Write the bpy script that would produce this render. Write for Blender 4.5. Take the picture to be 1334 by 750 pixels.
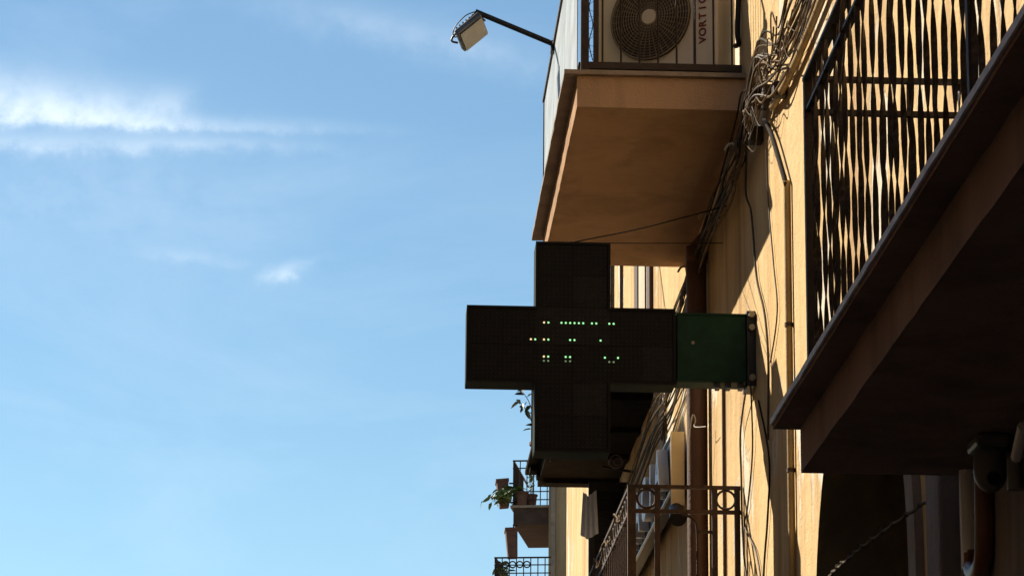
import bpy, math, random
from mathutils import Vector, Matrix
random.seed(7)
for o in list(bpy.data.objects): bpy.data.objects.remove(o)
S = bpy.context.scene
COL = S.collection
R = math.radians

# ------------------------------------------------------------------ camera
# street axis = +Y, facade on the right faces -X, eye 1.6 m above the street
cam = bpy.data.cameras.new('camera'); camo = bpy.data.objects.new('camera', cam); COL.objects.link(camo)
cam.sensor_width = 36; cam.lens = 4000 / 1334 * 36; cam.clip_start = 0.1; cam.clip_end = 3000
yc = Vector((480 - 667, -(1400 - 375), -4000)).normalized()
xc = Vector((1, -0.02, (1025 * 0.02 - 187) / 4000)).normalized()
zc = xc.cross(yc)
camo.matrix_world = Matrix((xc, yc, zc)).to_4x4()
camo.location = (0, 0, 1.6)
S.camera = camo
S.render.resolution_x, S.render.resolution_y = 1024, 575

# ------------------------------------------------------------------ sky, sun, exposure
SUN_DIR = Vector((-1.0, 1.03, 1.03)).normalized()          # towards the sun
SUN_STRENGTH = 5.0
SKY_STRENGTH = 0.0635
EXPOSURE = 0.82
world = bpy.data.worlds.new('World'); S.world = world; world.use_nodes = True
wt = world.node_tree; wt.nodes.clear()

def N(t, typ, **kw):
    n = t.nodes.new(typ)
    for k, v in kw.items():
        if k.startswith('i_'):
            n.inputs[k[2:].replace('_', ' ')].default_value = v
        else:
            setattr(n, k, v)
    return n

def M_(t, op, a, b=None, c=None, clamp=False):
    n = t.nodes.new('ShaderNodeMath'); n.operation = op; n.use_clamp = clamp
    for i, v in enumerate((a, b, c)):
        if v is None: continue
        if isinstance(v, (int, float)): n.inputs[i].default_value = v
        else: t.links.new(v, n.inputs[i])
    return n.outputs[0]

sky = N(wt, 'ShaderNodeTexSky', sky_type='NISHITA', sun_disc=False)
sky.sun_elevation = math.asin(SUN_DIR.z)
sky.sun_rotation = math.atan2(SUN_DIR.x, SUN_DIR.y)
sky.altitude = 100; sky.air_density = 1.0; sky.dust_density = 0.05; sky.ozone_density = 1.0
bg = N(wt, 'ShaderNodeBackground'); bg.inputs['Strength'].default_value = SKY_STRENGTH
wo = N(wt, 'ShaderNodeOutputWorld')
tc = N(wt, 'ShaderNodeTexCoord')
sep = N(wt, 'ShaderNodeSeparateXYZ'); wt.links.new(tc.outputs['Generated'], sep.inputs[0])
dx, dy, dz = sep.outputs
front = M_(wt, 'GREATER_THAN', dy, 0.3)
dys = M_(wt, 'MAXIMUM', dy, 0.3)
wu = M_(wt, 'DIVIDE', dx, dys); wv = M_(wt, 'DIVIDE', dz, dys)
comb = N(wt, 'ShaderNodeCombineXYZ'); wt.links.new(wu, comb.inputs[0]); wt.links.new(wv, comb.inputs[1])
nz = N(wt, 'ShaderNodeTexNoise', i_Scale=26.0, i_Detail=7.0, i_Roughness=0.62); wt.links.new(comb.outputs[0], nz.inputs['Vector'])
nz2 = N(wt, 'ShaderNodeTexNoise', i_Scale=90.0, i_Detail=6.0, i_Roughness=0.6); wt.links.new(comb.outputs[0], nz2.inputs['Vector'])
du = M_(wt, 'MULTIPLY', M_(wt, 'SUBTRACT', nz.outputs['Fac'], 0.5), 0.05)
dv = M_(wt, 'MULTIPLY', M_(wt, 'SUBTRACT', nz2.outputs['Fac'], 0.5), 0.0075)
uu = M_(wt, 'ADD', wu, du); vv = M_(wt, 'ADD', wv, dv)

def puff(u0, v0, su, svu, svd, amp, tilt=0.0):
    a = M_(wt, 'SUBTRACT', uu, u0)
    b = M_(wt, 'SUBTRACT', M_(wt, 'SUBTRACT', vv, v0), M_(wt, 'MULTIPLY', a, tilt))
    up = M_(wt, 'GREATER_THAN', b, 0.0)
    sv = M_(wt, 'ADD', svd, M_(wt, 'MULTIPLY', up, svu - svd))
    e = M_(wt, 'ADD', M_(wt, 'POWER', M_(wt, 'DIVIDE', M_(wt, 'ABSOLUTE', a), su), 2.0), M_(wt, 'POWER', M_(wt, 'DIVIDE', M_(wt, 'ABSOLUTE', b), sv), 2.0))
    return M_(wt, 'MULTIPLY', M_(wt, 'EXPONENT', M_(wt, 'MULTIPLY', e, -1.0)), amp)

clouds = [(-0.150, 0.3135, 0.050, 0.0130, 0.0028, 0.42, -0.02), (-0.105, 0.3125, 0.028, 0.0075, 0.0026, 0.32, -0.03), (-0.135, 0.3215, 0.05, 0.012, 0.010, 0.20, -0.05),
          (-0.080, 0.3190, 0.012, 0.006, 0.006, 0.16, 0.2), (-0.070, 0.3114, 0.028, 0.0036, 0.0016, 0.24, -0.02), (-0.035, 0.3114, 0.03, 0.003, 0.002, 0.10, 0.0),
          (-0.120, 0.3035, 0.05, 0.0040, 0.0030, 0.26, 0.0), (-0.06, 0.3055, 0.03, 0.003, 0.0025, 0.16, 0.0),
          (-0.0345, 0.2592, 0.0085, 0.0032, 0.0022, 0.26, 0.12), (-0.028, 0.2615, 0.010, 0.0025, 0.0025, 0.16, 0.3),
          (-0.066, 0.2650, 0.012, 0.0028, 0.0020, 0.14, -0.15),
          (0.012, 0.345, 0.05, 0.008, 0.008, 0.15, -0.2), (-0.10, 0.29, 0.06, 0.02, 0.02, 0.10, 0.0)]
acc = None
for c in clouds:
    p = puff(*c); acc = p if acc is None else M_(wt, 'ADD', acc, p)
acc = M_(wt, 'MULTIPLY', acc, front)
# thin cirrus streaks all over the rest of the sky
mp = N(wt, 'ShaderNodeMapping'); mp.inputs['Scale'].default_value = (3.0, 3.0, 11.0); wt.links.new(tc.outputs['Generated'], mp.inputs[0])
nc = N(wt, 'ShaderNodeTexNoise', i_Scale=1.6, i_Detail=8.0, i_Roughness=0.6, i_Distortion=0.6); wt.links.new(mp.outputs[0], nc.inputs['Vector'])
wisp = M_(wt, 'MULTIPLY', M_(wt, 'SUBTRACT', nc.outputs['Fac'], 0.52), 0.45, clamp=True)
brk = M_(wt, 'ADD', -0.05, M_(wt, 'MULTIPLY', nz2.outputs['Fac'], 2.05))
mask = M_(wt, 'ADD', M_(wt, 'MULTIPLY', acc, brk), wisp, clamp=True)
mixc = N(wt, 'ShaderNodeMix', data_type='RGBA', blend_type='MIX')
tint = N(wt, 'ShaderNodeMix', data_type='RGBA', blend_type='MULTIPLY'); tint.inputs[0].default_value = 1.0
wt.links.new(sky.outputs[0], tint.inputs[6]); tint.inputs[7].default_value = (0.90, 1.075, 1.085, 1)
wt.links.new(mask, mixc.inputs[0]); wt.links.new(tint.outputs[2], mixc.inputs[6]); mixc.inputs[7].default_value = (9.5, 10.6, 11.4, 1)
wt.links.new(mixc.outputs[2], bg.inputs['Color']); wt.links.new(bg.outputs[0], wo.inputs['Surface'])

sl = bpy.data.lights.new('sun', 'SUN'); sl.energy = SUN_STRENGTH; sl.angle = R(0.5); sl.color = (1.0, 0.90, 0.76)
so = bpy.data.objects.new('sun', sl); COL.objects.link(so); so.rotation_euler = SUN_DIR.to_track_quat('Z', 'Y').to_euler(); so.location = (-20, 20, 30)
S.view_settings.view_transform = 'Standard'; S.view_settings.look = 'None'
S.view_settings.exposure = EXPOSURE; S.view_settings.gamma = 1.0; S.view_settings.use_curve_mapping = False
S.render.engine = 'CYCLES'
S.cycles.max_bounces = 8; S.cycles.diffuse_bounces = 5

# ------------------------------------------------------------------ materials
MATS = {}
def mat(name, col, rough=0.8, metal=0.0, var=0.25, scale=6.0, bump=0.15, bscale=60.0, stretch=(1, 1, 1), col2=None, spec=0.3, emit=None, est=0.0):
    m = bpy.data.materials.new(name); m.use_nodes = True; t = m.node_tree
    b = t.nodes['Principled BSDF']
    b.inputs['Roughness'].default_value = rough; b.inputs['Metallic'].default_value = metal; b.inputs['Specular IOR Level'].default_value = spec
    c = N(t, 'ShaderNodeTexCoord'); mp = N(t, 'ShaderNodeMapping'); mp.inputs['Scale'].default_value = stretch
    t.links.new(c.outputs['Object'], mp.inputs[0])
    n = N(t, 'ShaderNodeTexNoise', i_Scale=scale, i_Detail=7.0, i_Roughness=0.6); t.links.new(mp.outputs[0], n.inputs['Vector'])
    r = N(t, 'ShaderNodeValToRGB'); r.color_ramp.elements[0].position = 0.3; r.color_ramp.elements[1].position = 0.7
    c2 = col2 or tuple(min(1, x * (1 + var)) for x in col)
    c1 = col if col2 else tuple(x * (1 - var) for x in col)
    r.color_ramp.elements[0].color = (*c1, 1); r.color_ramp.elements[1].color = (*c2, 1)
    t.links.new(n.outputs['Fac'], r.inputs[0]); t.links.new(r.outputs[0], b.inputs['Base Color'])
    if bump:
        n2 = N(t, 'ShaderNodeTexNoise', i_Scale=bscale, i_Detail=5.0); t.links.new(c.outputs['Object'], n2.inputs['Vector'])
        bp = N(t, 'ShaderNodeBump', i_Strength=bump, i_Distance=0.02); t.links.new(n2.outputs['Fac'], bp.inputs['Height']); t.links.new(bp.outputs[0], b.inputs['Normal'])
    if emit:
        b.inputs['Emission Color'].default_value = (*emit, 1); b.inputs['Emission Strength'].default_value = est
    MATS[name] = m
    return m

def plaster(name, base, light, dirt, bare, patch=0.60):
    m = bpy.data.materials.new(name); m.use_nodes = True; t = m.node_tree; b = t.nodes['Principled BSDF']
    b.inputs['Roughness'].default_value = 0.95; b.inputs['Specular IOR Level'].default_value = 0.04
    c = N(t, 'ShaderNodeTexCoord')
    def noise(sc, st=(1, 1, 1), det=7.0, dist=0.0):
        mp = N(t, 'ShaderNodeMapping'); mp.inputs['Scale'].default_value = st; t.links.new(c.outputs['Object'], mp.inputs[0])
        n = N(t, 'ShaderNodeTexNoise', i_Scale=sc, i_Detail=det, i_Roughness=0.62, i_Distortion=dist); t.links.new(mp.outputs[0], n.inputs['Vector'])
        return n.outputs['Fac']
    def ramp(f, lo, hi):
        r = N(t, 'ShaderNodeMapRange'); r.inputs['From Min'].default_value = lo; r.inputs['From Max'].default_value = hi; t.links.new(f, r.inputs['Value']); return r.outputs[0]
    def mix(f, a, bb):
        x = N(t, 'ShaderNodeMix', data_type='RGBA'); t.links.new(f, x.inputs[0])
        for i, v in ((6, a), (7, bb)):
            if isinstance(v, tuple): x.inputs[i].default_value = (*v, 1)
            else: t.links.new(v, x.inputs[i])
        return x.outputs[2]
    col = mix(ramp(noise(1.1), 0.35, 0.65), base, light)
    streak = noise(2.4, (1, 1, 0.13), 6.0, 0.6)
    col = mix(M_(t, 'MULTIPLY', ramp(streak, 0.47, 0.70), 0.85), col, dirt)
    col = mix(M_(t, 'MULTIPLY', ramp(noise(0.8, (1, 1, 0.35), 8.0, 1.0), 0.50, 0.66), 0.38), col, dirt)
    fine = noise(20.0, (1, 1, 0.6))
    col = mix(M_(t, 'MULTIPLY', ramp(fine, 0.55, 0.8), 0.4), col, dirt)
    pm = noise(1.3, (1, 1, 0.45), 9.0, 0.5)
    pedge = ramp(pm, patch, patch + 0.025)
    col = mix(pedge, col, bare)
    t.links.new(col, b.inputs['Base Color'])
    h = M_(t, 'ADD', M_(t, 'MULTIPLY', noise(70.0), 0.35), M_(t, 'ADD', M_(t, 'MULTIPLY', noise(7.0), 0.9), M_(t, 'MULTIPLY', pedge, -0.5)))
    bp = N(t, 'ShaderNodeBump', i_Strength=0.6, i_Distance=0.035); t.links.new(h, bp.inputs['Height']); t.links.new(bp.outputs[0], b.inputs['Normal'])
    MATS[name] = m; return m

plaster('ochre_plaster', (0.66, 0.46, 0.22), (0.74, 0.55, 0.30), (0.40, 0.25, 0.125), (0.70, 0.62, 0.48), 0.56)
plaster('buff_plaster', (0.50, 0.33, 0.17), (0.56, 0.38, 0.20), (0.30, 0.19, 0.10), (0.45, 0.38, 0.30), 0.66)
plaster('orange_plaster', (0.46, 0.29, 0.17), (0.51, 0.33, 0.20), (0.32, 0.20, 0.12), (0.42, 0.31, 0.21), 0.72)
plaster('shade_grey_plaster', (0.28, 0.25, 0.24), (0.33, 0.295, 0.285), (0.17, 0.15, 0.14), (0.36, 0.33, 0.31), 0.66)
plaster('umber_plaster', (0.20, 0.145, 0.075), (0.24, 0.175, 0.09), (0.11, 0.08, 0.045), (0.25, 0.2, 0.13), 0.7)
plaster('far_plaster', (0.36, 0.25, 0.14), (0.40, 0.28, 0.16), (0.22, 0.15, 0.09), (0.33, 0.28, 0.22), 0.66)
plaster('opposite_plaster', (0.42, 0.34, 0.25), (0.48, 0.40, 0.30), (0.27, 0.21, 0.16), (0.4, 0.37, 0.33), 0.66)
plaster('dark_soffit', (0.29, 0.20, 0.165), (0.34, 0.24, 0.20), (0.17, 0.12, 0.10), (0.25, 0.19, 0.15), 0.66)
plaster('shaded_soffit', (0.022, 0.017, 0.012), (0.030, 0.022, 0.016), (0.012, 0.010, 0.008), (0.05, 0.04, 0.03), 0.74)  # plain concrete slab; its deep shade is put into the colour
mat('stone_lip', (0.26, 0.20, 0.15), 0.85, bump=0.3)
mat('grey_lip', (0.30, 0.28, 0.27), 0.8, bump=0.3)
mat('iron', (0.024, 0.016, 0.012), 0.55, 0.3, 0.5, 18, 0.2, 90, col2=(0.045, 0.028, 0.019))
mat('rusty_iron', (0.030, 0.020, 0.014), 0.7, 0.1, 0.5, 14, 0.3, 80, col2=(0.085, 0.042, 0.022))
mat('brown_pipe', (0.105, 0.052, 0.030), 0.6, 0, 0.25, 7, 0.15, 40, (1, 1, 0.3))
mat('ochre_pipe', (0.33, 0.215, 0.075), 0.55, 0, 0.3, 9, 0.1, 60, (1, 1, 0.3))
mat('black_plastic', (0.018, 0.017, 0.017), 0.5, 0, 0.3, 8, 0.05)
mat('dark_tube', (0.045, 0.035, 0.025), 0.6, 0, 0.3, 8, 0.05)
mat('cable_grey', (0.10, 0.078, 0.052), 0.85, 0, 0.4, 9, 0.05, spec=0.1)
mat('cable_pale', (0.34, 0.29, 0.20), 0.6, 0, 0.3, 9, 0.05)
mat('cable_brown', (0.065, 0.042, 0.025), 0.65, 0, 0.4, 9, 0.05)
mat('cable_tan', (0.15, 0.10, 0.052), 0.85, 0, 0.4, 9, 0.05, spec=0.1)
mat('cable_dark', (0.022, 0.017, 0.012), 0.9, 0, 0.4, 9, 0.05, spec=0.1)
mat('sign_face', (0.008, 0.0075, 0.0078), 0.75, 0, 0.2, 20, 0.0, spec=0.15)
mat('sign_face_worn', (0.0115, 0.0108, 0.0112), 0.7, 0, 0.3, 20, 0.0, spec=0.15)
mat('sign_green', (0.0045, 0.026, 0.0145), 0.6, 0, 0.35, 9, 0.12, 30, spec=0.15)
mat('sign_rim', (0.0035, 0.013, 0.008), 0.7, 0, 0.2, 5, 0.05, 30, spec=0.1)
mat('led_off', (0.018, 0.015, 0.015), 0.5, 0, 0.1, 5, 0.0)
mat('led_green', (0.5, 0.8, 0.5), 0.4, 0, 0.0, 5, 0.0, emit=(0.34, 1.0, 0.42), est=0.60)
mat('led_amber', (0.8, 0.7, 0.4), 0.4, 0, 0.0, 5, 0.0, emit=(1.0, 0.72, 0.38), est=0.6)
mat('led_dim', (0.3, 0.4, 0.3), 0.4, 0, 0.0, 5, 0.0, emit=(0.5, 0.9, 0.5), est=0.10)
mat('ac_casing', (0.56, 0.48, 0.37), 0.5, 0, 0.10, 3, 0.05, 30)
mat('ac_dark', (0.045, 0.036, 0.026), 0.7, 0, 0.3, 12, 0.1)
mat('ac_grille', (0.17, 0.13, 0.085), 0.6, 0, 0.25, 9, 0.0)
mat('ac_hub', (0.50, 0.42, 0.31), 0.5, 0, 0.1, 5, 0.0)
mat('brand_red', (0.15, 0.022, 0.015), 0.5, 0, 0.1, 5, 0.0)
mat('white_letters', (0.78, 0.79, 0.80), 0.4, 0, 0.06, 5, 0.0)
mat('sign_back', (0.05, 0.045, 0.04), 0.5, 0, 0.2, 6, 0.05)
mat('sign_cream', (0.72, 0.58, 0.34), 0.5, 0, 0.10, 6, 0.05)
mat('floodlight_grey', (0.13, 0.12, 0.115), 0.45, 0.5, 0.2, 8, 0.05)
mat('lamp_glass', (0.36, 0.30, 0.20), 0.3, 0, 0.15, 6, 0.0)
mat('skylit_rail', (0.085, 0.082, 0.085), 0.5, 0.3, 0.3, 18, 0.1)  # iron made paler: skylight caught by the near front rails is in the colour
mat('skylit_pale', (0.62, 0.63, 0.66), 0.6, 0, 0.25, 10, 0.2)
mat('slab_brown', (0.060, 0.036, 0.026), 0.9, 0, 0.3, 5, 0.2)  # far balcony slab, darker brown than the lip above it
mat('wood_brown', (0.075, 0.042, 0.024), 0.7, 0, 0.35, 10, 0.2, 40, (1, 1, 0.15))
mat('wood_dark', (0.016, 0.012, 0.009), 0.75, 0, 0.35, 10, 0.2, 40, (1, 1, 0.15))
mat('cream_paint', (0.60, 0.47, 0.30), 0.6, 0, 0.1, 5, 0.1)
mat('white_plastic', (0.80, 0.82, 0.84), 0.45, 0, 0.08, 5, 0.03)
mat('camera_grey', (0.13, 0.125, 0.12), 0.4, 0, 0.1, 5, 0.02)
mat('lens_black', (0.006, 0.006, 0.007), 0.15, 0, 0.1, 5, 0.0, spec=0.5)
mat('rust_red_pipe', (0.16, 0.055, 0.030), 0.4, 0, 0.25, 8, 0.08, 40, spec=0.5)
mat('terracotta', (0.12, 0.055, 0.038), 0.85, 0, 0.25, 12, 0.15, 60)
mat('cloth_grey', (0.52, 0.52, 0.53), 0.9, 0, 0.12, 8, 0.1, 60)
mat('asphalt', (0.05, 0.049, 0.047), 0.9, 0, 0.3, 3, 0.3, 90)
mat('basalt_paving', (0.10, 0.095, 0.09), 0.85, 0, 0.3, 3, 0.3, 50)
mat('earth', (0.16, 0.14, 0.11), 0.95, 0, 0.3, 0.5, 0.2, 10)
mat('roof_tile', (0.25, 0.11, 0.065), 0.9, 0, 0.3, 5, 0.3, 20)
mat('window_glass', (0.03, 0.035, 0.04), 0.08, 0, 0.1, 5, 0.0, spec=0.6)
mat('leaf', (0.060, 0.105, 0.022), 0.55, 0, 0.35, 9, 0.0, col2=(0.16, 0.19, 0.045))
mat('leaf_dark', (0.030, 0.060, 0.016), 0.55, 0, 0.35, 9, 0.0)
mat('stem', (0.10, 0.09, 0.045), 0.8, 0, 0.3, 9, 0.0)
mat('ring_grey', (0.17, 0.15, 0.13), 0.5, 0.2, 0.2, 9, 0.0)

def frosted():
    m = bpy.data.materials.new('frosted_sheet'); m.use_nodes = True; t = m.node_tree; t.nodes.clear()
    o = N(t, 'ShaderNodeOutputMaterial')
    d = N(t, 'ShaderNodeBsdfDiffuse'); tr = N(t, 'ShaderNodeBsdfTranslucent'); g = N(t, 'ShaderNodeBsdfGlossy'); g.inputs['Roughness'].default_value = 0.18
    tp = N(t, 'ShaderNodeBsdfTransparent')
    d.inputs[0].default_value = (0.60, 0.66, 0.68, 1); tr.inputs[0].default_value = (0.6, 0.66, 0.68, 1); tp.inputs[0].default_value = (0.8, 0.87, 0.9, 1)
    c = N(t, 'ShaderNodeTexCoord'); n = N(t, 'ShaderNodeTexNoise', i_Scale=2.2, i_Detail=2.0); t.links.new(c.outputs['Object'], n.inputs['Vector'])
    bp = N(t, 'ShaderNodeBump', i_Strength=0.6, i_Distance=0.12); t.links.new(n.outputs['Fac'], bp.inputs['Height'])
    for s in (d, tr, g): t.links.new(bp.outputs[0], s.inputs['Normal'])
    def mx(f, a, b):
        x = N(t, 'ShaderNodeMixShader'); x.inputs[0].default_value = f; t.links.new(a, x.inputs[1]); t.links.new(b, x.inputs[2]); return x.outputs[0]
    a = mx(0.22, d.outputs[0], tr.outputs[0]); a = mx(0.03, a, tp.outputs[0]); a = mx(0.14, a, g.outputs[0])
    t.links.new(a, o.inputs['Surface']); MATS['frosted_sheet'] = m
frosted()

# ------------------------------------------------------------------ mesh helpers
class MB:
    def __init__(s): s.v = []; s.f = []; s.sm = []
    def add(s, vs, fs, smooth=False):
        k = len(s.v); s.v += [Vector(p) for p in vs]
        for f in fs: s.f.append([i + k for i in f]); s.sm.append(smooth)
        return s
    def box(s, x0, x1, y0, y1, z0, z1):
        vs = [(x, y, z) for x in (x0, x1) for y in (y0, y1) for z in (z0, z1)]
        return s.add(vs, [(0, 1, 3, 2), (4, 6, 7, 5), (0, 4, 5, 1), (2, 3, 7, 6), (0, 2, 6, 4), (1, 5, 7, 3)])
    def obox(s, c, ax, ay, az):      # centre and three half-axis vectors
        c, ax, ay, az = map(Vector, (c, ax, ay, az))
        vs = [c + ax * i + ay * j + az * k for i in (-1, 1) for j in (-1, 1) for k in (-1, 1)]
        return s.add(vs, [(0, 1, 3, 2), (4, 6, 7, 5), (0, 4, 5, 1), (2, 3, 7, 6), (0, 2, 6, 4), (1, 5, 7, 3)])
    def tube(s, pts, r, n=8, r2=None):
        pts = [Vector(p) for p in pts]; rings = []; m = len(pts); up = None
        for i, p in enumerate(pts):
            d = (pts[min(i + 1, m - 1)] - pts[max(i - 1, 0)]).normalized()
            if up is None or abs(up.dot(d)) > 0.95: up = Vector((0, 0, 1)) if abs(d.z) < 0.9 else Vector((1, 0, 0))
            a = d.cross(up).normalized(); b = a.cross(d).normalized(); up = b
            rr = r if r2 is None else r + (r2 - r) * i / (m - 1)
            rings.append([p + (a * math.cos(2 * math.pi * k / n) + b * math.sin(2 * math.pi * k / n)) * rr for k in range(n)])
        vs = [v for q in rings for v in q]; fs = []
        for i in range(m - 1):
            for k in range(n):
                fs.append((i * n + k, i * n + (k + 1) % n, (i + 1) * n + (k + 1) % n, (i + 1) * n + k))
        s.add(vs, fs, True)
        s.add(rings[0], [tuple(range(n - 1, -1, -1))]); s.add(rings[-1], [tuple(range(n))])
        return s
    def prism(s, poly, axis, a, b):  # poly in the two other axes (in x,y,z order), extruded on axis from a to b
        def P(q, t):
            q = list(q); q.insert(axis, t); return tuple(q)
        n = len(poly); vs = [P(q, a) for q in poly] + [P(q, b) for q in poly]
        fs = [tuple(range(n - 1, -1, -1)), tuple(range(n, 2 * n))] + [(i, (i + 1) % n, n + (i + 1) % n, n + i) for i in range(n)]
        return s.add(vs, fs)
    def ring(s, c, u, v, r, t, n=24, m=6):
        c, u, v = Vector(c), Vector(u).normalized(), Vector(v).normalized(); w = u.cross(v); vs = []; fs = []
        for i in range(n):
            a = 2 * math.pi * i / n; d = u * math.cos(a) + v * math.sin(a)
            for k in range(m):
                b = 2 * math.pi * k / m; vs.append(c + d * (r + t * math.cos(b)) + w * t * math.sin(b))
        for i in range(n):
            for k in range(m):
                fs.append((i * m + k, ((i + 1) % n) * m + k, ((i + 1) % n) * m + (k + 1) % m, i * m + (k + 1) % m))
        return s.add(vs, fs, True)
    def mesh(s, name, base=(0, 0, 0)):
        base = Vector(base); me = bpy.data.meshes.new(name)
        me.from_pydata([tuple(p - base) for p in s.v], [], s.f)
        for p, q in zip(me.polygons, s.sm): p.use_smooth = q
        me.update()
        import bmesh
        bm = bmesh.new(); bm.from_mesh(me); bmesh.ops.recalc_face_normals(bm, faces=bm.faces); bm.to_mesh(me); bm.free()
        return me
    def build(s, name, m, parent=None, base=None, bevel=0.0, kind=None, label=None):
        if base is None: base = parent['_b'] if parent is not None and '_b' in parent else (0, 0, 0)
        me = s.mesh(name, base); me.materials.append(MATS[m])
        o = bpy.data.objects.new(name, me); COL.objects.link(o)
        if parent is not None: o.parent = parent; o['_b'] = list(base)
        else: o.location = base; o['_b'] = list(base)
        if bevel:
            b = o.modifiers.new('bevel', 'BEVEL'); b.width = bevel; b.segments = 2; b.limit_method = 'ANGLE'
        if kind: o['kind'] = kind
        if label: o['label'] = label
        return o

def inst(name, me, m, parent, loc, rot=(0, 0, 0), scale=(1, 1, 1)):
    if not me.materials: me.materials.append(MATS[m])
    o = bpy.data.objects.new(name, me); COL.objects.link(o); o.parent = parent
    o.location = Vector(loc) - Vector(parent['_b']); o.rotation_euler = rot; o.scale = scale; o['_b'] = list(parent['_b'])
    return o

def tag(o, label, cat, group=None):
    o['label'] = label; o['category'] = cat
    if group: o['group'] = group
    return o
def thing(name, loc, label, cat, group=None):
    o = bpy.data.objects.new(name, None); COL.objects.link(o); o.location = loc; o['_b'] = list(loc); o.empty_display_size = 0.2
    return tag(o, label, cat, group)

def smooth_path(pts, k=6):
    pts = [Vector(p) for p in pts]; out = []
    for i in range(len(pts) - 1):
        p0 = pts[max(i - 1, 0)]; p1 = pts[i]; p2 = pts[i + 1]; p3 = pts[min(i + 2, len(pts) - 1)]
        for j in range(k):
            t = j / k
            out.append(0.5 * ((2 * p1) + (p2 - p0) * t + (2 * p0 - 5 * p1 + 4 * p2 - p3) * t * t + (3 * p1 - p0 - 3 * p2 + p3) * t ** 3))
    out.append(pts[-1]); return out

def text_part(ch, size, depth, mname, parent, loc, ax, ay, sx=1.0, name='letter'):
    cu = bpy.data.curves.new('t', 'FONT'); cu.body = ch; cu.size = size; cu.extrude = depth / 2; cu.offset = size * 0.022; cu.align_x = 'CENTER'; cu.resolution_u = 4
    tmp = bpy.data.objects.new('t', cu); COL.objects.link(tmp)
    me = bpy.data.meshes.new_from_object(tmp.evaluated_get(bpy.context.evaluated_depsgraph_get()))
    bpy.data.objects.remove(tmp); bpy.data.curves.remove(cu)
    ax, ay = Vector(ax), Vector(ay); az = ax.cross(ay); me.transform(Matrix((ax * sx, ay, az)).transposed().to_4x4())
    me.materials.clear(); me.materials.append(MATS[mname]); me.name = name
    o = bpy.data.objects.new(name, me); COL.objects.link(o); o.parent = parent; o.location = Vector(loc) - Vector(parent['_b']); o['_b'] = list(parent['_b'])
    return o

def struct(o): o['kind'] = 'structure'; return o

# ------------------------------------------------------------------ setting: ground, street, pavements
W = 2.08
struct(MB().box(-500, 500, -300, 900, -0.5, 0.0).build('ground', 'earth'))
struct(MB().box(-3.4, 0.98, -60, 60, 0.0, 0.004).build('street', 'asphalt'))
struct(MB().box(0.98, W, -30, 33.7, 0.0, 0.13).build('pavement', 'basalt_paving', bevel=0.015))
struct(MB().box(-4.5, -3.4, -30, 34, 0.0, 0.13).build('pavement', 'basalt_paving', bevel=0.015))

# ------------------------------------------------------------------ main building with arched doorway
AY0, AY1, ASP, ARI = 11.68, 14.48, 3.5, 1.30      # arch: jambs, spring height, rise
DEPTH = 0.55
bld = thing('apartment_building', (W, 9, 0), 'weathered ochre plastered apartment building carrying the balconies and pharmacy cross', 'building')
ac = (AY0 + AY1) / 2; ah = (AY1 - AY0) / 2; NA = 24
arc = [(ac + ah * math.cos(math.pi * (1 - i / NA)), ASP + ARI * math.sin(math.pi * (1 - i / NA))) for i in range(NA + 1)]
w = MB(); TOP = 10.1; YA, YB = -20.0, 33.7
w.add([(W, YA, 0), (W, AY0, 0), (W, AY0, TOP), (W, YA, TOP)], [(0, 1, 2, 3)])
w.add([(W, AY1, 0), (W, YB, 0), (W, YB, TOP), (W, AY1, TOP)], [(0, 1, 2, 3)])
for i in range(NA):
    (y0, z0), (y1, z1) = arc[i], arc[i + 1]
    w.add([(W, y0, z0), (W, y1, z1), (W, y1, TOP), (W, y0, TOP)], [(0, 1, 2, 3)])
outl = [(AY0, 0.0)] + arc + [(AY1, 0.0)]
w.add([(W, YB, 0), (9, YB, 0), (9, YB, TOP), (W, YB, TOP)], [(0, 1, 2, 3)])
w.add([(W, YA, 0), (9, YA, 0), (9, YA, TOP), (W, YA, TOP)], [(0, 1, 2, 3)])
w.add([(W, YA, TOP), (W, YB, TOP), (9, YB, TOP), (9, YA, TOP)], [(0, 1, 2, 3)])
wall = w.build('wall', 'ochre_plaster', bld)
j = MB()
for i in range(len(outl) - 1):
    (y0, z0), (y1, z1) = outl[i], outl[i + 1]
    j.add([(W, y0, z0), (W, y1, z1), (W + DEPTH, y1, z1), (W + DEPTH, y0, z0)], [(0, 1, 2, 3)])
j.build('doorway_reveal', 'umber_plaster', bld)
MB().box(W - 0.018, W + 0.01, 3.0, 10.715, 0.13, 3.646).build('shaded_wall_sheet', 'shade_grey_plaster', bld)  # sheet added over the ochre wall, its cool shade put into the colour
dr = MB().prism([(y, z) for y, z in outl], 0, W + DEPTH - 0.05, W + DEPTH).build('door', 'wood_dark', bld)
for k in range(4):
    MB().box(W + DEPTH - 0.075, W + DEPTH - 0.051, AY0 + 0.12 + k * 0.68, AY0 + 0.68 + k * 0.68, 0.4, 3.3).build('panel', 'wood_dark', dr, bevel=0.01)
# raised stone surround on the near jamb
fr = MB()
for i in range(len(outl) - 1):
    (y0, z0), (y1, z1) = outl[i], outl[i + 1]
    if ac < (y0 + y1) / 2: continue
    def off(y, z):
        if z <= ASP: return (y - 0.16, z)
        d = Vector(((y - ac) / ah, (z - ASP) / ARI)).normalized() * 0.16; return (y + d.x, z + d.y)
    a, b = off(y0, z0), off(y1, z1)
    fr.prism([(y0, z0), (y1, z1), b, a], 0, W - 0.035, W + 0.02)
fr.build('door_surround', 'stone_lip', bld)
# cornice
MB().box(W - 0.10, W, YA, YB, TOP - 0.2, TOP + 0.05).build('cornice', 'stone_lip', bld, bevel=0.03)
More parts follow.
